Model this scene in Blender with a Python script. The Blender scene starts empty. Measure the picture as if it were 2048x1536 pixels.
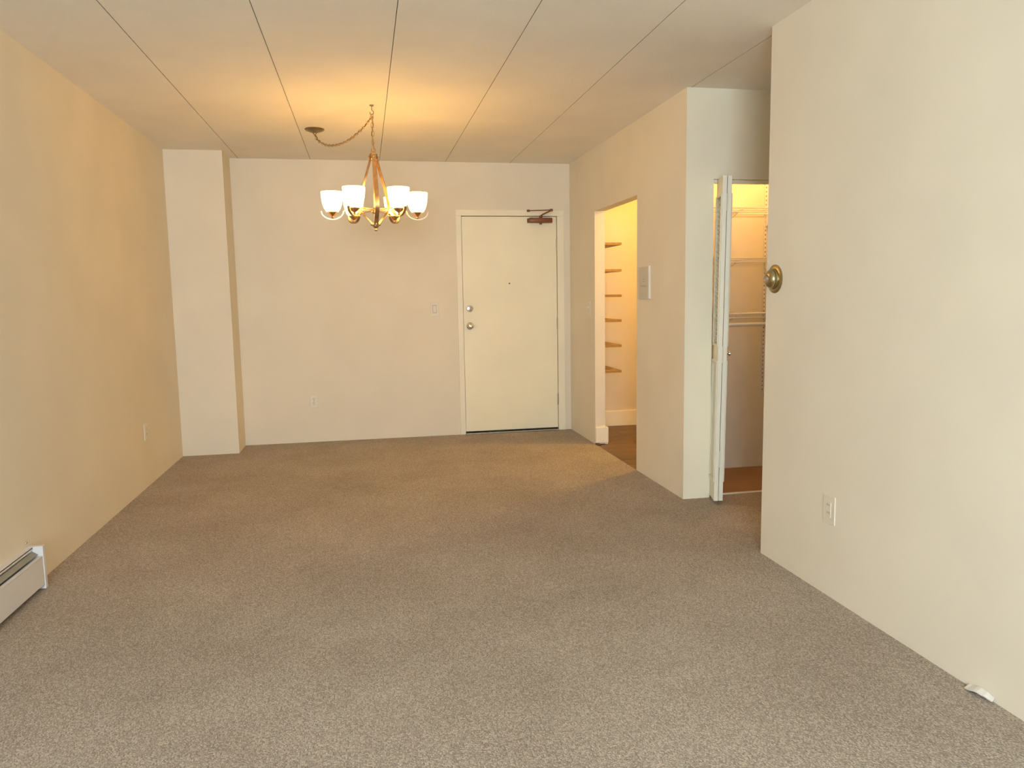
import bpy, bmesh, math, random
from mathutils import Vector, Matrix
random.seed(7)
PI = math.pi
S = bpy.context.scene
COL = S.collection

# ------------------------------------------------------------------ camera
PITCH, YAW, ROLL, HC, FPX = -0.1157, 0.1905, -0.0163, 1.2986, 1515.9
fw = Vector((math.sin(YAW) * math.cos(PITCH), math.cos(YAW) * math.cos(PITCH), math.sin(PITCH)))
rt = Vector((math.cos(YAW), -math.sin(YAW), 0))
up = rt.cross(fw)
rt2 = rt * math.cos(ROLL) + up * math.sin(ROLL)
up2 = -rt * math.sin(ROLL) + up * math.cos(ROLL)
cam_data = bpy.data.cameras.new('camera')
cam = bpy.data.objects.new('camera', cam_data)
COL.objects.link(cam)
cam_data.sensor_fit = 'HORIZONTAL'
cam_data.sensor_width = 36.0
cam_data.lens = FPX * 36.0 / 2048.0
cam_data.clip_start = 0.05
M = Matrix.Identity(4)
for i in range(3):
    M[i][0], M[i][1], M[i][2] = rt2[i], up2[i], -fw[i]
M[0][3], M[1][3], M[2][3] = 0, 0, HC
cam.matrix_world = M
S.camera = cam

# ------------------------------------------------------------------ light and exposure
DAY = 206.0           # watts of overcast daylight entering through the window
SKY_C = (0.86, 1.0, 1.15)
SKY = 3.0             # sky itself, seen outside the window
LAMP = 18.5            # chandelier glass shades
BULB = 1.9            # watts-ish of each bulb shining out of the open shade tops
TUNG = (1.0, 0.53, 0.12)
EXPOSURE = 0.0
w = bpy.data.worlds.new('overcast_sky')
S.world = w
w.use_nodes = True
bg = w.node_tree.nodes['Background']
bg.inputs['Color'].default_value = (*SKY_C, 1)
bg.inputs['Strength'].default_value = SKY
S.view_settings.view_transform = 'Standard'
S.view_settings.look = 'None'
S.view_settings.gamma = 1.0
S.view_settings.exposure = EXPOSURE
S.view_settings.use_curve_mapping = False
cy = S.cycles
cy.max_bounces = 8
cy.diffuse_bounces = 5
cy.glossy_bounces = 4
cy.use_denoising = True
cy.use_adaptive_sampling = True
cy.adaptive_threshold = 0.10
cy.adaptive_min_samples = 16
cy.sample_clamp_indirect = 6.0
cy.caustics_reflective = False
cy.caustics_refractive = False

# window opening in the wall behind the camera
WX0, WX1, WZ0, WZ1, WY = -1.38, 0.12, 0.55, 2.25, -3.00
ld = bpy.data.lights.new('window_daylight', 'AREA')
ld.shape = 'RECTANGLE'
ld.size, ld.size_y = WX1 - WX0 - 0.04, WZ1 - WZ0 - 0.04
ld.color = SKY_C
ld.energy = DAY
lo = bpy.data.objects.new('window_daylight', ld)
lo.location = ((WX0 + WX1) / 2, WY + 0.004, (WZ0 + WZ1) / 2)
lo.rotation_euler = (PI / 2, 0, 0)      # daylight entering through the window
COL.objects.link(lo)

# ------------------------------------------------------------------ materials
MATS = {}
def new_mat(name):
    m = bpy.data.materials.new(name)
    m.use_nodes = True
    MATS[name] = m
    nt = m.node_tree
    return m, nt, nt.nodes['Principled BSDF']

def setp(b, color=None, rough=None, metal=None, spec=None):
    if color: b.inputs['Base Color'].default_value = (*color, 1)
    if rough is not None: b.inputs['Roughness'].default_value = rough
    if metal is not None: b.inputs['Metallic'].default_value = metal
    if spec is not None: b.inputs['Specular IOR Level'].default_value = spec

def noise(nt, scale, detail=3, rough=0.55, coords='Object'):
    tc = nt.nodes.new('ShaderNodeTexCoord')
    n = nt.nodes.new('ShaderNodeTexNoise')
    n.inputs['Scale'].default_value = scale
    n.inputs['Detail'].default_value = detail
    n.inputs['Roughness'].default_value = rough
    nt.links.new(tc.outputs[coords], n.inputs['Vector'])
    return n

def bump(nt, b, src, strength, dist):
    bp = nt.nodes.new('ShaderNodeBump')
    bp.inputs['Strength'].default_value = strength
    bp.inputs['Distance'].default_value = dist
    nt.links.new(src, bp.inputs['Height'])
    nt.links.new(bp.outputs['Normal'], b.inputs['Normal'])
    return bp

def ramp(nt, src, stops):
    r = nt.nodes.new('ShaderNodeValToRGB')
    e = r.color_ramp.elements
    while len(e) < len(stops): e.new(0.5)
    for i, (p, c) in enumerate(stops):
        e[i].position = p
        e[i].color = (*c, 1)
    nt.links.new(src, r.inputs['Fac'])
    return r

def paint(name, color, rough=0.7, scale=160, strength=0.0, dist=0.001, var=0.03, spec=0.3):
    m, nt, b = new_mat(name)
    setp(b, color, rough, 0, spec)
    if strength > 0:
        bump(nt, b, noise(nt, scale, 2).outputs['Fac'], strength, dist)
    if var <= 0: return m
    n = noise(nt, 2.1, 2)
    lo_c = tuple(c * (1 - var) for c in color)
    hi_c = tuple(min(1, c * (1 + var)) for c in color)
    r = ramp(nt, n.outputs['Fac'], [(0.3, lo_c), (0.7, hi_c)])
    nt.links.new(r.outputs['Color'], b.inputs['Base Color'])
    return m

WALL_C = (0.80, 0.742, 0.61)
paint('wall_paint', WALL_C, 0.72)
paint('closet_carpet', (0.34, 0.20, 0.115), 0.95, scale=260, strength=0.4, dist=0.003, var=0.12)
paint('cream_paint', (0.86, 0.80, 0.63), 0.6)
paint('kitchen_paint', (0.74, 0.66, 0.53), 0.72)
paint('ceiling_stipple', (0.89, 0.85, 0.765), 0.9, scale=230, strength=0.7, dist=0.004, var=0.03)
paint('slab', (0.45, 0.42, 0.36), 0.9)
paint('joint_dark', (0.30, 0.245, 0.17), 0.9)
paint('door_enamel', (0.93, 0.875, 0.66), 0.42, scale=60, strength=0.0, spec=0.5)
paint('trim_enamel', (0.90, 0.85, 0.68), 0.35, scale=60, strength=0.0, spec=0.5)
paint('louver_enamel', (0.80, 0.775, 0.63), 0.45, scale=80, strength=0.0, spec=0.4)
paint('plate_plastic', (0.78, 0.73, 0.60), 0.35, scale=20, strength=0.0, var=0.0, spec=0.5)
paint('heater_enamel', (0.72, 0.71, 0.71), 0.4, scale=60, strength=0.0, spec=0.5)
paint('heater_fin', (0.30, 0.29, 0.25), 0.5, scale=60, strength=0.0)
paint('dark_gap', (0.06, 0.045, 0.035), 0.8, var=0)
paint('concrete', (0.72, 0.71, 0.69), 0.9)
paint('gypsum_scrap', (0.80, 0.78, 0.74), 0.85)
paint('intercom_face', (0.60, 0.575, 0.50), 0.5, scale=40, strength=0.0, var=0)
paint('intercom_shell', (0.80, 0.78, 0.70), 0.4, scale=40, strength=0.0, var=0)
paint('print_brown', (0.28, 0.17, 0.10), 0.7, var=0)
paint('slot_brown', (0.34, 0.22, 0.13), 0.7, var=0)
paint('white_vinyl', (0.83, 0.82, 0.78), 0.45, scale=40, strength=0.05, var=0.01)
paint('window_frame', (0.75, 0.75, 0.74), 0.4)
paint('dark_brown', (0.10, 0.07, 0.05), 0.9, var=0.3)

def metal(name, color, rough, scale=30, var=0.15):
    m, nt, b = new_mat(name)
    setp(b, color, rough, 1.0)
    n = noise(nt, scale, 3)
    r = ramp(nt, n.outputs['Fac'], [(0.3, tuple(c * (1 - var) for c in color)), (0.7, tuple(min(1, c * (1 + var)) for c in color))])
    nt.links.new(r.outputs['Color'], b.inputs['Base Color'])
    return m
metal('brushed_bronze', (0.54, 0.37, 0.22), 0.32)
metal('dark_brass', (0.34, 0.27, 0.15), 0.38)
metal('chain_brass', (0.50, 0.36, 0.18), 0.35)
metal('thermostat_brass', (0.43, 0.36, 0.19), 0.30, 60, 0.08)
metal('chrome', (0.72, 0.70, 0.66), 0.16, 40, 0.05)
metal('hinge_steel', (0.42, 0.36, 0.25), 0.4)
metal('threshold_metal', (0.50, 0.49, 0.46), 0.45)
m, nt, b = new_mat('closer_copper'); setp(b, (0.23, 0.085, 0.04), 0.42, 0.35)

# clear plastic dial
m, nt, b = new_mat('clear_plastic')
setp(b, (0.9, 0.82, 0.75), 0.08)
b.inputs['Transmission Weight'].default_value = 0.85
b.inputs['IOR'].default_value = 1.45

# thin window glass
m = bpy.data.materials.new('window_glass'); m.use_nodes = True; MATS['window_glass'] = m
nt = m.node_tree; nt.nodes.clear()
o = nt.nodes.new('ShaderNodeOutputMaterial'); mx = nt.nodes.new('ShaderNodeMixShader')
tr = nt.nodes.new('ShaderNodeBsdfTransparent'); gl = nt.nodes.new('ShaderNodeBsdfGlossy')
gl.inputs['Roughness'].default_value = 0.02
mx.inputs['Fac'].default_value = 0.06
nt.links.new(tr.outputs[0], mx.inputs[1]); nt.links.new(gl.outputs[0], mx.inputs[2]); nt.links.new(mx.outputs[0], o.inputs['Surface'])

def emitter(name, color, strength, base=(0.9, 0.88, 0.82)):
    m, nt, b = new_mat(name)
    setp(b, base, 0.3)
    b.inputs['Emission Color'].default_value = (*color, 1)
    b.inputs['Emission Strength'].default_value = strength
    return m
emitter('lit_glass', TUNG, LAMP)
paint('frosted_glass', (0.88, 0.86, 0.80), 0.4, scale=20, strength=0, var=0)
paint('lit_bulb', (0.9, 0.85, 0.75), 0.4, strength=0, var=0)
emitter('kitchen_globe', (1.0, 0.59, 0.14), 150.0)
emitter('closet_bulb', (1.0, 0.56, 0.19), 180.0)

# looped berber carpet: rows of small loops, flecked
m, nt, b = new_mat('berber_carpet')
setp(b, (0.3, 0.25, 0.2), 0.95, 0, 0.1)
tc = nt.nodes.new('ShaderNodeTexCoord')
mp = nt.nodes.new('ShaderNodeMapping')
mp.inputs['Scale'].default_value = (200, 160, 40)
nt.links.new(tc.outputs['Object'], mp.inputs['Vector'])
vor = nt.nodes.new('ShaderNodeTexVoronoi')
vor.inputs['Scale'].default_value = 1.0
vor.inputs['Randomness'].default_value = 0.55
nt.links.new(mp.outputs['Vector'], vor.inputs['Vector'])
fleck = nt.nodes.new('ShaderNodeSeparateColor')
nt.links.new(vor.outputs['Color'], fleck.inputs['Color'])
r1 = ramp(nt, fleck.outputs['Red'], [(0.0, (0.44, 0.385, 0.32)), (0.55, (0.56, 0.495, 0.425)), (1.0, (0.68, 0.615, 0.54))])
r2 = ramp(nt, vor.outputs['Distance'], [(0.25, (1, 1, 1)), (0.8, (0.55, 0.52, 0.49))])
mul = nt.nodes.new('ShaderNodeMix'); mul.data_type = 'RGBA'; mul.blend_type = 'MULTIPLY'
mul.inputs[0].default_value = 1.0
nt.links.new(r1.outputs['Color'], mul.inputs[6]); nt.links.new(r2.outputs['Color'], mul.inputs[7])
big = noise(nt, 1.6, 3, 0.6)
r3 = ramp(nt, big.outputs['Fac'], [(0.30, (0.86, 0.84, 0.83)), (0.62, (1, 1, 1))])
mul2 = nt.nodes.new('ShaderNodeMix'); mul2.data_type = 'RGBA'; mul2.blend_type = 'MULTIPLY'
mul2.inputs[0].default_value = 1.0
nt.links.new(mul.outputs[2], mul2.inputs[6]); nt.links.new(r3.outputs['Color'], mul2.inputs[7])
nt.links.new(mul2.outputs[2], b.inputs['Base Color'])
inv = nt.nodes.new('ShaderNodeMath'); inv.operation = 'SUBTRACT'; inv.inputs[0].default_value = 1.0
nt.links.new(vor.outputs['Distance'], inv.inputs[1])
bump(nt, b, inv.outputs[0], 0.7, 0.004)

def wood(name, c1, c2, rough, stretch=(2, 40, 40), spec=0.4):
    m, nt, b = new_mat(name)
    setp(b, c1, rough, 0, spec)
    tc = nt.nodes.new('ShaderNodeTexCoord'); mp = nt.nodes.new('ShaderNodeMapping')
    mp.inputs['Scale'].default_value = stretch
    nt.links.new(tc.outputs['Object'], mp.inputs['Vector'])
    n = nt.nodes.new('ShaderNodeTexNoise'); n.inputs['Scale'].default_value = 1.0; n.inputs['Detail'].default_value = 6
    nt.links.new(mp.outputs['Vector'], n.inputs['Vector'])
    oi = nt.nodes.new('ShaderNodeObjectInfo')
    add = nt.nodes.new('ShaderNodeMath'); add.operation = 'MULTIPLY_ADD'
    add.inputs[1].default_value = 0.25
    nt.links.new(oi.outputs['Random'], add.inputs[0]); nt.links.new(n.outputs['Fac'], add.inputs[2])
    r = ramp(nt, add.outputs[0], [(0.35, c1), (0.85, c2)])
    nt.links.new(r.outputs['Color'], b.inputs['Base Color'])
    bump(nt, b, n.outputs['Fac'], 0.15, 0.001)
wood('plank_wood', (0.085, 0.05, 0.027), (0.20, 0.115, 0.062), 0.45)
wood('shelf_wood', (0.27, 0.165, 0.055), (0.40, 0.25, 0.09), 0.5, (30, 3, 30))

# ------------------------------------------------------------------ mesh helpers
class MB:
    def __init__(self): self.bm = bmesh.new()
    def box(self, x0, x1, y0, y1, z0, z1, bev=0.0, seg=1):
        t = bmesh.new()
        vs = [t.verts.new(p) for p in ((x0,y0,z0),(x1,y0,z0),(x1,y1,z0),(x0,y1,z0),(x0,y0,z1),(x1,y0,z1),(x1,y1,z1),(x0,y1,z1))]
        for f in ((3,2,1,0),(4,5,6,7),(0,1,5,4),(1,2,6,5),(2,3,7,6),(3,0,4,7)): t.faces.new([vs[i] for i in f])
        if bev > 0:
            bmesh.ops.bevel(t, geom=list(t.edges), offset=bev, segments=seg, profile=0.5, affect='EDGES')
        self.merge(t); return self
    def merge(self, t):
        me = bpy.data.meshes.new('tmp'); t.to_mesh(me); t.free(); self.bm.from_mesh(me); bpy.data.meshes.remove(me)
    def lathe(self, prof, c=(0,0,0), axis='z', n=32, close=False):
        """prof: list of (r, h) along axis."""
        rings = []
        for r, h in prof:
            ring = []
            k = 1 if r < 1e-6 else n
            for i in range(k):
                a = 2 * PI * i / n
                p = (r * math.cos(a), r * math.sin(a), h)
                if axis == '-x': p = (-h, p[1], p[0])
                elif axis == '-y': p = (p[0], -h, p[1])
                elif axis == 'x': p = (h, p[0], p[1])
                ring.append(self.bm.verts.new((p[0] + c[0], p[1] + c[1], p[2] + c[2])))
            rings.append(ring)
        prs = list(zip(rings[:-1], rings[1:]))
        if close: prs.append((rings[-1], rings[0]))
        for a, b_ in prs:
            for i in range(n):
                j = (i + 1) % n
                if len(a) == 1 and len(b_) == 1: continue
                if len(a) == 1: f = [a[0], b_[i], b_[j]]
                elif len(b_) == 1: f = [a[i], a[j], b_[0]]
                else: f = [a[i], a[j], b_[j], b_[i]]
                try: self.bm.faces.new(f)
                except ValueError: pass
        return self
    def tube(self, pts, r, n=8, cyclic=False, caps=True):
        pts = [Vector(p) for p in pts]; N = len(pts); rings = []
        ref = None
        for i, p in enumerate(pts):
            a = pts[(i - 1) % N] if (cyclic or i > 0) else p
            b_ = pts[(i + 1) % N] if (cyclic or i < N - 1) else p
            t = (b_ - a).normalized()
            if ref is None:
                ref = Vector((0, 0, 1)) if abs(t.z) < 0.9 else Vector((1, 0, 0))
            u = ref - t * ref.dot(t); u.normalize(); ref = u
            v = t.cross(u)
            rings.append([self.bm.verts.new(p + u * r * math.cos(2*PI*k/n) + v * r * math.sin(2*PI*k/n)) for k in range(n)])
        prs = list(zip(rings[:-1], rings[1:]))
        if cyclic: prs.append((rings[-1], rings[0]))
        for a, b_ in prs:
            for k in range(n):
                j = (k + 1) % n
                self.bm.faces.new([a[k], a[j], b_[j], b_[k]])
        if not cyclic and caps:
            self.bm.faces.new(rings[0]); self.bm.faces.new(rings[-1])
        return self
    def ribbon(self, path, width, thick, ang):
        """flat strap in the vertical plane at angle ang; path: (r, z)."""
        P = [Vector((r, 0, z)) for r, z in path]; N = len(P); rings = []
        for i, p in enumerate(P):
            t = (P[min(i+1, N-1)] - P[max(i-1, 0)]).normalized()
            nrm = Vector((-t.z, 0, t.x))
            h = Vector((0, width / 2, 0)); k = nrm * thick / 2
            rings.append([self.bm.verts.new(Matrix.Rotation(ang, 3, 'Z') @ q) for q in (p-h-k, p+h-k, p+h+k, p-h+k)])
        for a, b_ in zip(rings[:-1], rings[1:]):
            for k in range(4): self.bm.faces.new([a[k], a[(k+1)%4], b_[(k+1)%4], b_[k]])
        self.bm.faces.new(rings[0]); self.bm.faces.new(rings[-1])
        return self
    def xform(self, M_):
        bmesh.ops.transform(self.bm, matrix=M_, verts=self.bm.verts); return self
    def mesh(self, name, mat, smooth=False):
        bmesh.ops.recalc_face_normals(self.bm, faces=self.bm.faces)
        me = bpy.data.meshes.new(name); self.bm.to_mesh(me); self.bm.free()
        me.materials.append(MATS[mat])
        if smooth:
            for p in me.polygons: p.use_smooth = True
            try: me.set_sharp_from_angle(angle=math.radians(40))
            except Exception: pass
        return me

def obj(name, mb, mat, parent=None, loc=None, smooth=False):
    me = mb if isinstance(mb, bpy.types.Mesh) else mb.mesh(name, mat, smooth)
    o = bpy.data.objects.new(name, me); COL.objects.link(o)
    if parent: o.parent = parent
    if loc: o.location = loc
    return o
def empty(name, loc=(0,0,0), rz=0.0):
    o = bpy.data.objects.new(name, None); COL.objects.link(o)
    o.location = loc; o.rotation_euler = (0, 0, rz); o.empty_display_size = 0.05
    return o
def tag(o, label, cat, group=None):
    o['label'] = label; o['category'] = cat
    if group: o['group'] = group
    return o
def struct(o, label=None):
    o['kind'] = 'structure'
    if label: o['label'] = label
    return o

# ------------------------------------------------------------------ room dimensions (metres)
H = 2.5174
XL, XP, XR, X2 = -1.5443, -1.0898, 1.9415, 1.9051
YP, YB, Y1, Y2 = 6.70, 7.0537, 4.4019, 3.3747
KT = XR + 0.090            # kitchen side of the dividing wall
YK0, YK1, ZK = 5.245, 6.264, 1.998   # kitchen opening
CX0, CX1, CZ = 2.121, 3.05, 1.986    # closet opening
CB = 5.13                  # closet back wall
KB = 7.125                 # kitchen end wall
XE = 4.5

# ------------------------------------------------------------------ structure
fl = MB()
fl.box(XL - 0.1, XR, WY - 0.1, YB + 0.1, -0.03, 0)
fl.box(XR, XE, 3.26, Y1 + 0.045, -0.03, 0)
struct(obj('floor', fl, 'berber_carpet'), 'grey beige looped carpet covering the room')

struct(obj('floor_closet', MB().box(XR, XE, Y1 + 0.045, 5.16, -0.03, 0), 'closet_carpet'), 'reddish brown closet floor')
kf = struct(obj('floor_kitchen', MB().box(XR, 4.3, 5.16, 7.2, -0.03, -0.012), 'dark_gap'), 'dark brown wood plank floor of the kitchen')
plank_me = MB().box(-0.45, 0.45, -0.0735, 0.0735, 0, 0.008, 0.0015).mesh('plank', 'plank_wood')
for r in range(13):
    y = 5.235 + 0.15 * r
    off = (0.0, 0.37, 0.62)[r % 3]
    for k in range(-1, 3):
        x = XR + 0.455 + 0.904 * k + off
        x0, x1 = max(x - 0.45, XR + 0.004), min(x + 0.45, 4.29)
        if x1 - x0 < 0.08: continue
        if x1 - x0 > 0.899:
            obj('plank', plank_me, None, kf, (x, y, -0.012))
        else:
            obj('plank', MB().box(x0 - x, x1 - x, -0.0735, 0.0735, 0, 0.008, 0.0015), 'plank_wood', kf, (x, y, -0.012))

ce = struct(obj('ceiling', MB().box(XL - 0.12, XE + 0.1, WY - 0.15, 7.3, H + 0.0140, H + 0.12), 'joint_dark'),
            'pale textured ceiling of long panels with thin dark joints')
seams = [XL - 0.12, -1.0165, -0.4118, 0.1864, 0.7752, 1.3707, 1.968, 2.565, 3.162, 3.759, XE + 0.1]
for a, b_ in zip(seams[:-1], seams[1:]):
    pn = obj('ceiling_panel', MB().box(a + 0.0016, b_ - 0.0016, WY - 0.15, 7.3, H, H + 0.0145), 'ceiling_stipple', ce)
    pn.data.materials.append(MATS['joint_dark'])          # panel edges in the joints' own dark colour
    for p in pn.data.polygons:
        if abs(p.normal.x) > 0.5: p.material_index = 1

def wall(name, boxes, mat='wall_paint', label=None):
    mb = MB()
    for bx in boxes: mb.box(*bx)
    return struct(obj(name, mb, mat), label)
wall('wall_left', [(XL - 0.12, XL, WY - 0.1, YB + 0.12, 0, H)], label='long beige painted wall with the baseboard heater')
wall('wall_pillar', [(XL, XP, YP, YB, 0, H)], label='boxed beige pillar in the far left corner')
DX0, DX1, DZ = 0.911, 1.8115, 2.0335
FX0, FX1, FZ = 0.857, 1.882, 2.092
wall('wall_back', [(XL, FX0 + 0.01, YB, YB + 0.12, 0, H), (FX1 - 0.01, KT, YB, YB + 0.12, 0, H),
                   (FX0 + 0.01, FX1 - 0.01, YB, YB + 0.12, FZ - 0.01, H)], label='beige end wall around the entrance door')
wall('wall_kitchen', [(XR, KT, Y1 + 0.004, YK0, 0, H), (XR, KT, YK1, YB, 0, H), (XR, KT, YK0, YK1, ZK, H)],
     label='beige partition wall with the kitchen opening')
wall('wall_closet', [(XR, KT, Y1, Y1 + 0.004, 0, H), (KT, CX0, Y1, Y1 + 0.1, 0, H), (CX1, XE, Y1, Y1 + 0.1, 0, H), (CX0, CX1, Y1, Y1 + 0.1, CZ, H)],
     'cream_paint', label='cream wall above and beside the closet opening')
wall('wall_closet_back', [(KT, XE, CB, YK0, 0, H)], 'wall_paint', 'closet back wall behind the wire shelves')
wall('wall_closet_side', [(3.15, 3.25, Y1 + 0.1, CB, 0, H)], 'wall_paint', 'closet side wall')
wall('wall_kitchen_end', [(KT, 4.3, KB, KB + 0.1, -0.03, H)], 'kitchen_paint', 'kitchen end wall lit yellow by lamp')
wall('wall_kitchen_side', [(4.2, 4.3, YK0, KB, -0.03, H)], 'kitchen_paint', 'kitchen side wall')
wall('wall_right', [(X2, X2 + 0.11, WY - 0.1, Y2, 0, H)], label='large pale wall at right with thermostat and outlet')
wall('wall_hall', [(X2 + 0.11, XE, Y2 - 0.11, Y2, 0, H)], label='hall wall behind the right wall')
wall('wall_hall_end', [(XE, XE + 0.1, Y2 - 0.11, YK0, 0, H)], label='hall end wall')
wall('wall_window', [(XL, WX0, WY - 0.1, WY, 0, H), (WX1, X2, WY - 0.1, WY, 0, H), (WX0, WX1, WY - 0.1, WY, WZ1, H), (WX0, WX1, WY - 0.1, WY, 0, WZ0)],
     label='wall with the window behind the camera')

# window behind the camera
wn = struct(empty('window_1', ((WX0 + WX1) / 2, WY - 0.05, WZ0)), 'wide window that lets the daylight in')
hw, hh = (WX1 - WX0) / 2, WZ1 - WZ0
fr = MB()
for x in (-hw + 0.025, 0, hw - 0.025): fr.box(x - 0.025, x + 0.025, -0.04, 0.04, 0, hh)
fr.box(-hw, hw, -0.04, 0.04, 0, 0.05).box(-hw, hw, -0.04, 0.04, hh - 0.05, hh)
obj('window_frame', fr, 'window_frame', wn)
for x in (-hw + 0.05, 0.025):
    obj('pane', MB().box(x, x + hw - 0.075, -0.003, 0.003, 0.05, hh - 0.05), 'window_glass', wn)
struct(obj('ground_outside', MB().box(-15, 15, -28, WY - 0.1, -0.25, -0.15), 'concrete'), 'concrete ground outside the window')

# baseboards: only the kitchen has them
bb = MB().box(KT, 4.2, KB - 0.014, KB, -0.004, 0.15, 0.003)
struct(obj('baseboard_kitchen', bb, 'trim_enamel'), 'white baseboard along the kitchen end wall')
jb = MB()
jb.box(XR + 0.002, KT + 0.026, YK1 - 0.013, YK1, 0.012, 0.148, 0.002)
jb.box(KT, KT + 0.026, YK1, KB - 0.014, -0.004, 0.148, 0.002)
struct(obj('baseboard_jamb', jb, 'trim_enamel'), 'chipped white baseboard wrapped round the kitchen opening jamb')
struct(obj('trim_1', MB().box(XR - 0.002, XR + 0.035, YK1 - 0.06, YK1 + 0.0, -0.01, 0.010, 0.002), 'dark_brown'), 'dark edge in the threshold gap at the foot of the kitchen jamb')  # dark brown strip in the threshold gap below the jamb

# ------------------------------------------------------------------ entrance door
fm = struct(empty('trim_2', (FX0, YB, 0)), 'cream steel door frame of the entrance door')
W_, D_ = FX1 - FX0, 0.012
obj('jamb', MB().box(0, DX0 - FX0 - 0.004, -D_, 0.10, 0, FZ - 0.0547, 0.002, 1), 'trim_enamel', fm)
obj('jamb', MB().box(DX1 - FX0 + 0.004, W_, -D_, 0.10, 0, FZ - 0.0547, 0.002, 1), 'trim_enamel', fm)
obj('head', MB().box(0, W_, -D_, 0.10, FZ - 0.0545, FZ, 0.002, 1), 'trim_enamel', fm)
obj('stop', MB().box(0.05, W_ - 0.05, 0.055, 0.10, 0, FZ - 0.02), 'dark_gap', fm)
obj('threshold', MB().box(DX0 - FX0 - 0.002, DX1 - FX0 + 0.002, -0.035, 0.10, 0, 0.012, 0.004), 'threshold_metal', fm)

d1 = struct(empty('door_1', ((DX0 + DX1) / 2, YB, 0)), 'closed flat cream entrance door')
hd = (DX1 - DX0) / 2
obj('slab', MB().box(-hd, hd, 0.004, 0.046, 0.024, DZ - 0.001, 0.002), 'door_enamel', d1)
def knobset(z, prof, mat='chrome'):
    return obj('door_knob', MB().lathe(prof, (0.970 - (DX0 + DX1) / 2, 0.004, z), '-y', 28), mat, d1, smooth=True)
kn = knobset(1.025, [(0.033, 0), (0.033, 0.006), (0.028, 0.010), (0.013, 0.014), (0.013, 0.028), (0.024, 0.034), (0.028, 0.045), (0.027, 0.056), (0.020, 0.063), (0.010, 0.064), (0.009, 0.061), (0, 0.061)])
db = obj('deadbolt', MB().lathe([(0.031, 0), (0.031, 0.008), (0.026, 0.015), (0.016, 0.017), (0, 0.017)], (0.972 - (DX0 + DX1) / 2, 0.004, 1.186), '-y', 28), 'chrome', d1, smooth=True)
obj('thumb_turn', MB().box(-0.004, 0.004, -0.014, 0.0, -0.016, 0.016, 0.002), 'dark_brass', db, (0.972 - (DX0 + DX1) / 2, -0.013, 1.186))
obj('peephole', MB().lathe([(0.0075, 0), (0.0075, 0.003), (0.004, 0.004), (0, 0.003)], (1.352 - (DX0 + DX1) / 2, 0.004, 1.415), '-y', 16), 'print_brown', d1, smooth=True)
for zc in (1.772, 1.034, 0.302):
    hg = MB().tube([(hd + 0.003, -0.004, zc - 0.055), (hd + 0.003, -0.004, zc + 0.055)], 0.0075, 10)
    hg.box(hd - 0.0015, hd + 0.012, -0.002, 0.003, zc - 0.053, zc + 0.053)
    obj('hinge', hg, 'hinge_steel', d1, smooth=True)
obj('latch_plate', MB().box(-hd - 0.006, -hd + 0.0015, 0.000, 0.006, 0.99, 1.05), 'hinge_steel', d1)

# door closer
dc = tag(empty('door_closer', (1.65, YB + 0.004, 1.972)), 'copper brown door closer with folding arm at the top of the entrance door', 'door closer')
body = MB().box(-0.112, 0.112, -0.062, -0.004, 0.0, 0.046, 0.010, 3)
body.lathe([(0.010, 0), (0.013, 0.012), (0.010, 0.018)], (0.002, -0.033, -0.014), 'z', 16)
obj('body', body, 'closer_copper', dc, smooth=True)
obj('mounting_plate', MB().box(-0.12, 0.12, -0.0045, 0.0, 0.002, 0.044, 0.001), 'closer_copper', dc)
PIN, ELB, SHO = Vector((0.004, -0.033, 0.052)), Vector((0.068, -0.19, 0.098)), Vector((-0.112, -0.026, 0.112))
obj('pinion', MB().lathe([(0.015, 0.0), (0.015, 0.018), (0.011, 0.024), (0, 0.024)], (0.004, -0.033, 0.044), 'z', 16), 'closer_copper', dc, smooth=True)
obj('main_arm', MB().tube([PIN + Vector((0, 0, 0.012)), PIN + Vector((0.01, -0.03, 0.022)), ELB], 0.007, 8), 'closer_copper', dc, smooth=True)
fo = obj('forearm', MB().tube([ELB + Vector((0, 0, 0.003)), SHO], 0.0045, 8), 'closer_copper', dc, smooth=True)
obj('elbow', MB().lathe([(0.012, 0), (0.013, 0.008), (0.012, 0.022), (0, 0.022)], (ELB.x, ELB.y, ELB.z - 0.009), 'z', 16), 'closer_copper', fo, smooth=True)
obj('shoe', MB().box(SHO.x - 0.014, SHO.x + 0.014, SHO.y - 0.006, -0.016, SHO.z - 0.010, SHO.z + 0.010, 0.003), 'closer_copper', dc)

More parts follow.
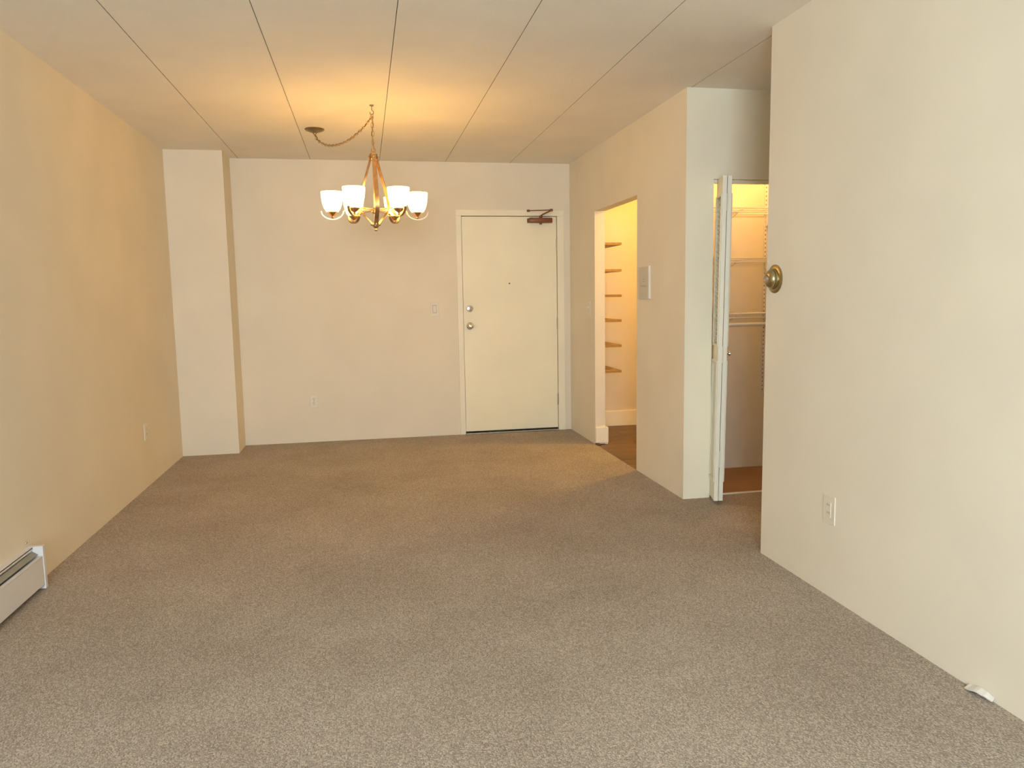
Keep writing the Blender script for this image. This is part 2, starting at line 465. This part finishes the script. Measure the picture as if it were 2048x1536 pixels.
# ------------------------------------------------------------------ switch and outlet plates (local: faces -y)
def plate(name, loc, rz, w_, h_, label, cat, style):
    t = tag(empty(name, loc, rz), label, cat)
    obj('cover_plate', MB().box(-w_/2, w_/2, -0.006, 0, 0, h_, 0.0025, 2), 'plate_plastic', t)
    zc = h_ / 2
    if style == 'duplex':
        for s in (-1, 1):
            rc = obj('receptacle', MB().lathe([(0.0165, 0), (0.0165, 0.0022), (0.015, 0.003), (0, 0.003)], (0, -0.0055, zc + s * 0.0195), '-y', 20), 'plate_plastic', t)
            q = zc + s * 0.0195
            for x0, x1, z0, z1 in ((-0.0067, -0.0043, 0.001, 0.009), (0.0043, 0.0067, 0.001, 0.009), (-0.0024, 0.0024, -0.010, -0.005)):
                obj('slot', MB().box(x0, x1, -0.0092, -0.0082, q + z0, q + z1), 'dark_gap', rc)
        obj('screw', MB().lathe([(0.003, 0), (0.0025, 0.0015), (0, 0.0015)], (0, -0.006, zc), '-y', 10), 'hinge_steel', t)
    elif style == 'rocker':
        obj('rocker', MB().box(-0.0165, 0.0165, -0.0095, -0.005, zc - 0.033, zc + 0.033, 0.002, 2), 'plate_plastic', t)
        gp = MB().box(-0.018, 0.018, -0.0064, -0.0058, zc - 0.035, zc + 0.035)
        obj('seam', gp, 'dark_brown', t)
    elif style == 'decora':
        dcv = obj('insert', MB().box(-0.0165, 0.0165, -0.0085, -0.005, zc - 0.033, zc + 0.033, 0.002, 2), 'plate_plastic', t)
        for s in (-1, 1):
            for x in (-0.0055, 0.0055):
                obj('slot', MB().box(x - 0.0011, x + 0.0011, -0.0090, -0.0080, zc + s*0.017, zc + s*0.017 + 0.008), 'dark_brown', dcv)
    elif style == 'double':
        for x in (-0.023, 0.023):
            obj('toggle', MB().box(x - 0.005, x + 0.005, -0.019, -0.004, zc - 0.004, zc + 0.012, 0.002), 'plate_plastic', t)
            for s in (-1, 1): obj('screw', MB().lathe([(0.003, 0), (0.0025, 0.0015), (0, 0.0015)], (x, -0.006, zc + s * 0.03), '-y', 10), 'hinge_steel', t)
    return t
plate('light_switch', (0.643, YB, 1.124), 0, 0.075, 0.130, 'cream rocker light switch on the end wall left of the entrance door', 'light switch', 'rocker')
plate('light_switch', (XR, 6.440, 1.126), -PI/2, 0.118, 0.118, 'cream double light switch between entrance door and kitchen opening', 'light switch', 'double')
plate('wall_outlet', (-0.477, YB, 0.318), 0, 0.070, 0.115, 'cream duplex outlet low on the end wall below the chandelier', 'outlet', 'duplex')
plate('wall_outlet', (XL, 5.665, 0.332), PI/2, 0.070, 0.115, 'pale outlet low on the left wall near the pillar', 'outlet', 'duplex')
plate('wall_outlet', (X2, 2.815, 0.318), -PI/2, 0.082, 0.122, 'cream outlet low on the large right wall below the thermostat', 'outlet', 'decora')

# intercom panel
ic = tag(empty('intercom_panel', (XR, 5.073, 1.263), -PI/2), 'flat pale intercom panel with small brown print beside the kitchen opening', 'intercom')
obj('housing', MB().box(-0.100, 0.100, -0.014, 0, 0, 0.228, 0.002), 'intercom_shell', ic)
obj('face_plate', MB().box(-0.094, 0.088, -0.0155, -0.0135, 0.005, 0.223, 0.001), 'intercom_face', ic)
pr_ = MB()
for x0, x1, z0, z1 in ((-0.010, 0.012, 0.135, 0.138), (-0.012, 0.014, 0.119, 0.122), (-0.004, 0.008, 0.151, 0.153)):
    pr_.box(x0, x1, -0.0162, -0.0152, z0, z1)
for i in range(9):
    x = -0.052 + i * 0.0115
    pr_.box(x, x + 0.008, -0.0162, -0.0152, 0.086 + 0.004 * math.sin(i * 2.3), 0.091 + 0.005 * math.sin(i * 2.3 + 1))
obj('print', pr_, 'print_brown', ic)['kind'] = 'stuff'

# thermostat
th = tag(empty('thermostat', (X2, 3.298, 1.358)), 'round brass thermostat with clear dome near the edge of the right wall', 'thermostat')
obj('base_plate', MB().lathe([(0.0665, 0), (0.0665, 0.003), (0.060, 0.007), (0.050, 0.009), (0, 0.009)], (0,0,0), '-x', 48), 'thermostat_brass', th, smooth=True)
obj('ring', MB().lathe([(0.048, 0.008), (0.048, 0.014), (0.044, 0.018), (0.040, 0.018), (0, 0.018)], (0,0,0), '-x', 48), 'thermostat_brass', th, smooth=True)
obj('dome', MB().lathe([(0.038, 0.016), (0.042, 0.020), (0.042, 0.026), (0.038, 0.034), (0.030, 0.040), (0.022, 0.043), (0, 0.043)], (0,0,0), '-x', 48), 'thermostat_brass', th, smooth=True)
obj('dial_cover', MB().lathe([(0.020, 0.0431), (0.019, 0.048), (0.014, 0.053), (0.007, 0.055), (0, 0.0555)], (0,0,0), '-x', 32), 'clear_plastic', th, smooth=True)

# ------------------------------------------------------------------ baseboard heater along the left wall
HY1, HL = 3.715, 6.5
ht = tag(empty('baseboard_heater', (XL, HY1, 0)), 'white metal baseboard heater along the left wall', 'heater')
obj('end_cap', MB().box(0, 0.069, -0.026, 0, 0.002, 0.203, 0.003, 2), 'heater_enamel', ht)
bk = MB().box(0, 0.004, -HL, -0.024, 0.02, 0.200)
bk.box(0, 0.028, -HL, -0.024, 0.196, 0.201)
bk.box(0.024, 0.028, -HL, -0.024, 0.187, 0.200)
obj('back_panel', bk, 'heater_enamel', ht)
fp = MB().box(0.062, 0.066, -HL, -0.024, 0.026, 0.156, 0.001)
fp.box(0.048, 0.066, -HL, -0.024, 0.153, 0.158, 0.001)
obj('front_panel', fp, 'heater_enamel', ht)
dm = MB().box(-0.013, 0.013, -HL, -0.024, -0.0012, 0.0012)
dm.xform(Matrix.Translation((0.036, 0, 0.172)) @ Matrix.Rotation(math.radians(32), 4, 'Y'))
obj('damper', dm, 'heater_fin', ht)
fn = MB().tube([(0.032, -HL, 0.09), (0.032, -0.05, 0.09)], 0.011, 10)
obj('pipe', fn, 'heater_fin', ht)
fins = MB()
for i in range(120): fins.box(0.008, 0.056, -0.12 - i * 0.022, -0.1193 - i * 0.022, 0.062, 0.118)
fo_ = obj('fins', fins, 'heater_fin', ht); fo_['kind'] = 'stuff'
for y in (-1.0, -2.2, -3.4, -4.6, -5.8): obj('bracket', MB().box(0.004, 0.062, y, y + 0.002, 0.03, 0.150), 'heater_fin', ht)
obj('screw_anchor', MB().lathe([(0.005, 0), (0.004, 0.004), (0, 0.004)], (0.0, -0.02, 0.0), 'x', 10), 'dark_brass', ht, (0.0, 0.0, 0.221))

# scrap of plaster at the foot of the right wall
sc_ = MB()
pts = []
N = 9
for i in range(N):
    t = i / (N - 1)
    y = 0.05 - 0.10 * t
    z = 0.003 + 0.012 * math.sin(t * PI) ** 2 + (0.006 * t if i > 5 else 0)
    wdt = 0.018 + 0.008 * math.sin(3.3 * t + 0.6)
    pts.append((y, z, wdt))
bm = sc_.bm; prev = None
for y, z, wdt in pts:
    ring = [bm.verts.new((-0.002 - wdt, y, z - 0.002)), bm.verts.new((-0.002, y + 0.004, z + 0.006)), bm.verts.new((-0.002, y + 0.004, z + 0.010)), bm.verts.new((-0.003 - wdt, y, z + 0.002))]
    if prev:
        for k in range(4): bm.faces.new([prev[k], prev[(k+1)%4], ring[(k+1)%4], ring[k]])
    else: bm.faces.new(ring)
    prev = ring
bm.faces.new(prev)
sc_.xform(Matrix.Translation((0, 0, -0.001)))
tag(obj('plaster_scrap', sc_, 'gypsum_scrap', None, (X2, 1.975, 0)), 'small curled white scrap on the carpet against the right wall', 'scrap')

# ------------------------------------------------------------------ kitchen shelves
SX1, SY0 = 2.313, 6.64
sh_me = MB().box(0, SX1 - KT, SY0 - KB, 0, 0, 0.022, 0.0015).mesh('wall_shelf', 'shelf_wood')
shelf_tops = [1.763, 1.525, 1.296, 1.069, 0.838, 0.603]
words = ['topmost wooden shelf seen through the kitchen opening', 'second wooden kitchen shelf from the top', 'third wooden kitchen shelf from the top, at eye level',
         'fourth wooden kitchen shelf from the top', 'fifth wooden kitchen shelf from the top', 'lowest wooden shelf seen through the kitchen opening']
for z, wd in zip(shelf_tops, words):
    tag(obj('wall_shelf', sh_me, None, None, (KT, KB, z - 0.022)), wd, 'shelf', 'kitchen wall shelves')

def globe(name, loc, r, mat, label):
    t = tag(empty(name, loc), label, 'ceiling lamp')
    obj('canopy', MB().lathe([(0, 0), (r * 0.8, 0), (r * 0.8, -0.015), (r * 0.55, -0.03), (0, -0.03)], (0,0,0), 'z', 24), 'white_vinyl', t, smooth=True)
    pr = [(0, -0.03 - 2*r + 0.0)]
    for i in range(1, 13):
        a = PI * i / 13
        pr.append((r * math.sin(a), -0.03 - r - r * math.cos(a)))
    pr.append((0, -0.03))
    obj('globe', MB().lathe(pr, (0,0,0), 'z', 24), mat, t, smooth=True)
    return t
globe('ceiling_lamp', (2.95, 5.95, H), 0.10, 'kitchen_globe', 'lit globe lamp on the kitchen ceiling')
globe('ceiling_lamp', (2.62, 4.72, H), 0.05, 'closet_bulb', 'lit bulb on the closet ceiling')

# ------------------------------------------------------------------ closet
struct(obj('trim_3', MB().box(CX0, CX1, Y1 + 0.035, Y1 + 0.062, 0, 0.006, 0.002), 'white_vinyl'), 'worn white strip across the closet threshold')
tk = MB().box(CX0, CX1, Y1 + 0.028, Y1 + 0.056, CZ - 0.022, CZ, 0.002)
struct(obj('trim_4', tk, 'trim_enamel'), 'white folding door track under the closet header')

# folded louvered door: two panels side by side, fold edge towards the room
PW, PH, PT, PZ = 0.205, 1.955, 0.026, 0.026
d2 = struct(empty('door_2', (2.066, 4.226, PZ)), 'open white folding closet door with louvers')
d2.rotation_euler = (0, 0.0145, 0)       # the old door leans a little
ST = 0.026
slat_me = MB().box(-PT/2 + 0.001, PT/2 - 0.001, ST - 0.004, PW - ST + 0.004, -0.0035, 0.0035, 0.001)
slat_me.xform(Matrix.Rotation(math.radians(40), 4, 'Y'))
slat_me = slat_me.mesh('slat', 'louver_enamel')
ZR = [0.0, 0.130, 0.852, 0.962, 1.842, PH]     # bottom rail, lower panel, middle rail, louvers, top rail
def leaf(x, ang, face):
    p = empty('panel', (x, 0, 0), ang); p.parent = d2
    h = PT / 2
    for y0 in (0, PW - ST): obj('stile', MB().box(-h, h, y0, y0 + ST, 0, PH, 0.0015), 'louver_enamel', p)
    for z0, z1 in ((0, ZR[1]), (ZR[2], ZR[3]), (ZR[4], PH)): obj('rail', MB().box(-h, h, ST, PW - ST, z0, z1), 'louver_enamel', p)
    obj('lower_panel', MB().box(-0.004, 0.004, ST, PW - ST, ZR[1], ZR[2]), 'louver_enamel', p)
    # proud moulding framing both fields on the outer face
    for z0, z1 in ((ZR[1] - 0.012, ZR[2] + 0.012), (ZR[3] - 0.012, ZR[4] + 0.012)):
        m_ = MB()
        x0, x1 = (face * h, face * (h + 0.006))
        x0, x1 = min(x0, x1), max(x0, x1)
        m_.box(x0, x1, 0.004, ST + 0.002, z0, z1, 0.002)
        m_.box(x0, x1, PW - ST - 0.002, PW - 0.004, z0, z1, 0.002)
        m_.box(x0, x1, ST, PW - ST, z0, z0 + 0.014, 0.002)
        m_.box(x0, x1, ST, PW - ST, z1 - 0.014, z1, 0.002)
        obj('moulding', m_, 'louver_enamel', p)
    n = int((ZR[4] - ZR[3]) / 0.027)
    for i in range(n):
        obj('slat', slat_me, None, p, (0, 0, ZR[3] + 0.014 + 0.027 * i))
    return p
leaf(PT / 2, -math.radians(17), -1)
p2 = leaf(PT * 1.5 + 0.005, -math.radians(16), 1)
for z in (0.26, 0.90, 1.80):
    obj('hinge', MB().box(-0.004, 0.009, -0.002, 0.001, z - 0.05, z + 0.05), 'louver_enamel', d2, (PT, 0, 0))
obj('knob', MB().lathe([(0.006, 0), (0.006, 0.012), (0.013, 0.018), (0.014, 0.026), (0.009, 0.031), (0, 0.031)], (PT / 2, 0.05, 0.905), 'x', 18), 'chrome', p2, smooth=True)
obj('pivot', MB().tube([(0.075, 0.165, 1.95), (0.075, 0.165, 1.965)], 0.005, 8), 'hinge_steel', d2)

# ventilated wire shelves
def wire_shelf(z, label):
    x0, x1, y0, y1 = KT + 0.01, 3.14, 4.80, CB - 0.004
    t = tag(empty('wire_shelf', ((x0 + x1) / 2, CB, z)), label, 'wire shelf', 'wire shelves in the closet')
    ox, oy = (x0 + x1) / 2, CB
    rl = MB()
    for y, zz in ((y0, 0.0), (y0, -0.028)): rl.tube([(x0 - ox, y - oy, zz), (x1 - ox, y - oy, zz)], 0.0032, 8)
    obj('front_rail', rl, 'white_vinyl', t, smooth=True)
    r2 = MB()
    for y in (y0 + 0.10, y1 - 0.01): r2.tube([(x0 - ox, y - oy, -0.005), (x1 - ox, y - oy, -0.005)], 0.003, 8)
    obj('back_rail', r2, 'white_vinyl', t, smooth=True)
    ww = MB()
    n = int((x1 - x0) / 0.0254)
    for i in range(n + 1):
        x = x0 + i * 0.0254 - ox
        ww.tube([(x, y1 - oy, 0.0), (x, y0 - oy + 0.002, 0.0), (x, y0 - oy, -0.028)], 0.0014, 5)
    o_ = obj('wire_deck', ww, 'white_vinyl', t); o_['kind'] = 'stuff'
    br = MB()
    for x in (2.53, 2.878):
        br = MB()
        br.box(x - ox - 0.004, x - ox + 0.004, y0 + 0.01 - oy, y1 - oy, -0.020, -0.008)
        bmv = br.bm
        vs = [bmv.verts.new(p) for p in ((x-ox-0.003, -0.006, -0.098), (x-ox-0.003, -0.006, -0.010), (x-ox-0.003, y0+0.03-oy, -0.012), (x-ox+0.003, -0.006, -0.098), (x-ox+0.003, -0.006, -0.010), (x-ox+0.003, y0+0.03-oy, -0.012))]
        for f in ((0,1,2), (5,4,3), (0,3,4,1), (1,4,5,2), (2,5,3,0)): bmv.faces.new([vs[i] for i in f])
        obj('bracket', br, 'white_vinyl', t)
    return t
wire_shelf(1.862, 'top white wire shelf in the closet')
wire_shelf(1.528, 'middle white wire shelf in the closet')
wire_shelf(1.152, 'lowest white wire shelf in the closet, just above the clothes rod')
def standard(x, label):
    t = tag(empty('shelf_standard', (x, CB, 0.55)), label, 'shelf rail', 'slotted shelf rails')
    obj('rail', MB().box(-0.013, 0.013, -0.003, 0, 0, 1.75, 0.001), 'white_vinyl', t)
    fl_ = MB().box(-0.013, -0.010, -0.012, 0, 0, 1.75).box(0.010, 0.013, -0.012, 0, 0, 1.75)
    obj('flange', fl_, 'white_vinyl', t)
    sm = MB().box(-0.0035, 0.0035, -0.0036, -0.0028, -0.006, 0.006).mesh('slot', 'slot_brown')
    for i in range(56): obj('slot', sm, None, t, (0, 0, 0.03 + i * 0.0305))
standard(2.878, 'slotted white shelf rail on the closet back wall beside the right wall edge')
rod = tag(empty('closet_rod', (2.6, 4.86, 1.075)), 'white clothes rod below the lowest wire shelf in the closet', 'clothes rod')
obj('rod', MB().tube([(KT + 0.002 - 2.6, 0, 0), (3.148 - 2.6, 0, 0)], 0.0125, 14), 'white_vinyl', rod, smooth=True)
hk = MB()
hk.tube([(0, 0.0, 0.055)] + [(0, 0.0 + 0.017 * math.sin(a), -0.0 - 0.017 * math.cos(a)) for a in [PI * 0.55 - i * PI * 1.1 / 10 for i in range(11)]], 0.004, 8)
obj('hook', hk, 'chrome', rod, (2.745 - 2.6, 0, 0), smooth=True)
obj('rod_cup', MB().lathe([(0.024, 0), (0.024, 0.004), (0.016, 0.008), (0.016, 0.02), (0, 0.02)], (3.130 - 2.6, 0, 0), 'x', 20), 'white_vinyl', rod, smooth=True)

# ------------------------------------------------------------------ chandelier
CHX, CHY, CHZ = 0.097, 5.062, 1.728
ch = tag(empty('chandelier', (CHX, CHY, CHZ)), 'lit bronze chandelier with six white glass shades hung on a swagged chain', 'chandelier')
def Z(z): return z - CHZ
# bottom finial and collars
obj('finial', MB().lathe([(0, 0.0), (0.008, 0.003), (0.011, 0.010), (0.008, 0.018), (0.012, 0.022), (0.020, 0.030), (0.022, 0.042), (0.018, 0.052), (0.006, 0.058)], (0,0,0), 'z', 24), 'brushed_bronze', ch, smooth=True)
obj('top_collar', MB().lathe([(0.006, Z(2.172)), (0.016, Z(2.178)), (0.021, Z(2.19)), (0.021, Z(2.21)), (0.016, Z(2.222)), (0.008, Z(2.228)), (0, Z(2.23))], (0,0,0), 'z', 24), 'brushed_bronze', ch, smooth=True)
obj('center_rod', MB().tube([(0, 0, 0.05), (0, 0, Z(2.18))], 0.008, 12), 'brushed_bronze', ch, smooth=True)
obj('hub', MB().lathe([(0.008, Z(1.835)), (0.020, Z(1.840)), (0.024, Z(1.850)), (0.024, Z(1.864)), (0.018, Z(1.874)), (0.008, Z(1.878))], (0,0,0), 'z', 24), 'brushed_bronze', ch, smooth=True)
lp = MB()
lp.tube([(0.012 * math.cos(a), 0, Z(2.240) + 0.014 * math.sin(a)) for a in [2 * PI * i / 16 for i in range(16)]], 0.0025, 8, cyclic=True)
obj('hanging_loop', lp, 'brushed_bronze', ch, smooth=True)
def smooth_path(P, n=6):
    out = []
    for i in range(len(P) - 1):
        p0, p1, p2, p3 = P[max(i-1,0)], P[i], P[i+1], P[min(i+2, len(P)-1)]
        for k in range(n):
            t = k / n
            out.append(tuple(0.5 * ((2*b_) + (-a+c)*t + (2*a-5*b_+4*c-d)*t*t + (-a+3*b_-3*c+d)*t**3) for a, b_, c, d in zip(p0, p1, p2, p3)))
    out.append(P[-1]); return out
sp = smooth_path([(0.018, Z(2.216)), (0.026, Z(2.175)), (0.050, Z(2.10)), (0.082, Z(2.005)), (0.102, Z(1.93)), (0.106, Z(1.885)), (0.092, Z(1.848)), (0.052, Z(1.805)), (0.018, Z(1.768))])
for k, dg in enumerate((-84, 36, 156)):
    a = math.radians(dg)
    st = obj('strap', MB().ribbon(sp, 0.027, 0.004, a), 'brushed_bronze', ch, smooth=True)
    for r_, z_ in ((0.022, 2.198), (0.022, 1.772)):
        sc2 = MB().lathe([(0.006, 0), (0.0085, 0.003), (0.0085, 0.007), (0.005, 0.012), (0, 0.013)], (0, 0, 0), 'x', 12)
        sc2.xform(Matrix.Rotation(a, 4, 'Z') @ Matrix.Translation((r_ + 0.001, 0, Z(z_))))
        obj('screw', sc2, 'dark_brass', st, smooth=True)
AR, LR = 0.270, 0.068
arm_path = [(0.022, Z(1.862)), (0.08, Z(1.862)), (0.14, Z(1.860)), (AR - LR - 0.012, Z(1.858))]
for i in range(0, 19):
    a = PI - PI * 1.08 * i / 18 + 0.10
    arm_path.append((AR + LR * math.cos(min(a, PI)), Z(1.852) - 0.050 * math.sin(max(0, min(a, PI))) + (0.012 * max(0, -a))))
prof_out = [(0.030, 1.846), (0.040, 1.853), (0.050, 1.868), (0.0585, 1.890), (0.0645, 1.918), (0.0675, 1.948), (0.0685, 1.974)]
shade_prof = [(0, Z(1.846))] + [(r, Z(z)) for r, z in prof_out] + [(r - 0.003, Z(z) + 0.0005) for r, z in reversed(prof_out[1:])] + [(0, Z(1.852))]
cup_prof = [(0, Z(1.806)), (0.007, Z(1.808)), (0.009, Z(1.814)), (0.006, Z(1.820)), (0.008, Z(1.823)), (0.018, Z(1.830)), (0.030, Z(1.842)), (0.036, Z(1.853)), (0.035, Z(1.855)), (0.028, Z(1.845)), (0, Z(1.843))]
shade_me = MB().lathe(shade_prof, (0,0,0), 'z', 24).mesh('shade', 'lit_glass', True)
shade_me.materials.append(MATS['frosted_glass'])
for p in shade_me.polygons:
    if p.normal.x * p.center.x + p.normal.y * p.center.y < 0 or p.normal.z > 0.8: p.material_index = 1
cup_me = MB().lathe(cup_prof, (0,0,0), 'z', 28).mesh('cup', 'brushed_bronze', True)
bulb_prof = [(0, Z(1.862)), (0.012, Z(1.864)), (0.013, Z(1.885)), (0.024, Z(1.905)), (0.027, Z(1.925)), (0.020, Z(1.945)), (0, Z(1.953))]
bulb_me = MB().lathe(bulb_prof, (0,0,0), 'z', 20).mesh('bulb', 'lit_bulb', True)
for k in range(6):
    a = math.radians(60 * k + 1)
    arm = obj('arm', MB().ribbon(arm_path, 0.017, 0.0075, a), 'brushed_bronze', ch, smooth=True)
    c = (AR * math.cos(a), AR * math.sin(a), 0)
    obj('cup', cup_me, None, arm, c)
    shd = obj('shade', shade_me, None, ch, c)
    obj('bulb', bulb_me, None, shd)
    L = bpy.data.lights.new('bulb_light', 'POINT'); L.energy = BULB; L.color = TUNG; L.shadow_soft_size = 0.022
    lob = bpy.data.objects.new('bulb_light', L); COL.objects.link(lob); lob.parent = shd; lob.location = (0, 0, Z(1.968))
# canopy and hook on the ceiling
cdx, cdy = -0.3 - CHX, 5.808 - CHY
obj('canopy', MB().lathe([(0, Z(H)), (0.068, Z(H)), (0.070, Z(H) - 0.004), (0.062, Z(H) - 0.012), (0.030, Z(H) - 0.024), (0.012, Z(H) - 0.030), (0.009, Z(H) - 0.038), (0, Z(H) - 0.040)], (cdx, cdy, 0), 'z', 36), 'dark_brass', ch, smooth=True)
hkm = MB().lathe([(0, Z(H)), (0.014, Z(H)), (0.012, Z(H) - 0.006), (0.004, Z(H) - 0.010), (0, Z(H) - 0.010)], (0,0,0), 'z', 16)
hkm.tube([(0, 0, Z(H) - 0.008), (0, 0, Z(H) - 0.030), (0.010, 0, Z(H) - 0.040), (0.010, 0, Z(H) - 0.054), (0, 0, Z(H) - 0.062), (-0.011, 0, Z(H) - 0.054), (-0.012, 0, Z(H) - 0.044)], 0.0028, 8)
obj('ceiling_hook', hkm, 'dark_brass', ch, smooth=True)
# chain links
LL, LW = 0.0165, 0.0085
lk = [(LW * math.cos(t), 0, (LL - LW) * (1 if math.sin(t) >= 0 else -1) + LW * math.sin(t)) for t in [2 * PI * i / 16 + 0.01 for i in range(16)]]
link_me = MB().tube(lk, 0.0019, 6, cyclic=True).mesh('chain_link', 'chain_brass', True)
def chain(P, pitch=0.0265):
    P = [Vector(p) for p in P]
    seg = [0.0]
    for a, b_ in zip(P[:-1], P[1:]): seg.append(seg[-1] + (b_ - a).length)
    def at(s):
        for i in range(len(P) - 1):
            if s <= seg[i+1] or i == len(P) - 2:
                return P[i].lerp(P[i+1], (s - seg[i]) / max(1e-9, seg[i+1] - seg[i])), (P[i+1] - P[i]).normalized()
    n = int(seg[-1] / pitch)
    for i in range(n):
        p, t = at((i + 0.5) * seg[-1] / n)
        q = t.to_track_quat('Z', 'Y')
        o_ = obj('chain_link', link_me, None, ch, p)
        o_.rotation_mode = 'QUATERNION'
        o_.rotation_quaternion = q @ Matrix.Rotation((i % 2) * PI / 2 + 0.35, 3, 'Z').to_quaternion()
TOP = Vector((0, 0, Z(H) - 0.058))
chain([TOP, (0, 0, Z(2.247))])
sw = [(0.0, 2.447), (0.10, 2.412), (0.196, 2.386), (0.365, 2.357), (0.54, 2.349), (0.70, 2.360), (0.80, 2.378), (0.905, 2.413), (0.965, 2.445), (1.0, 2.480)]
SW = smooth_path([(cdx * t, cdy * t, Z(z)) for t, z in sw], 8)
chain(SW)
cord = [Vector(p) + Vector((0.003 * math.sin(i * 0.9), 0.003 * math.cos(i * 0.9), 0.002)) for i, p in enumerate(SW)]
cord = list(reversed(cord))
z = cord[-1].z
k = 0
while z - 0.02 > Z(2.235):
    z -= 0.02; k += 1
    cord.append(Vector((0.0045 * math.sin(k * 0.8), 0.0045 * math.cos(k * 0.8), z)))
obj('power_cord', MB().tube(cord, 0.0024, 6), 'dark_brass', ch, smooth=True)
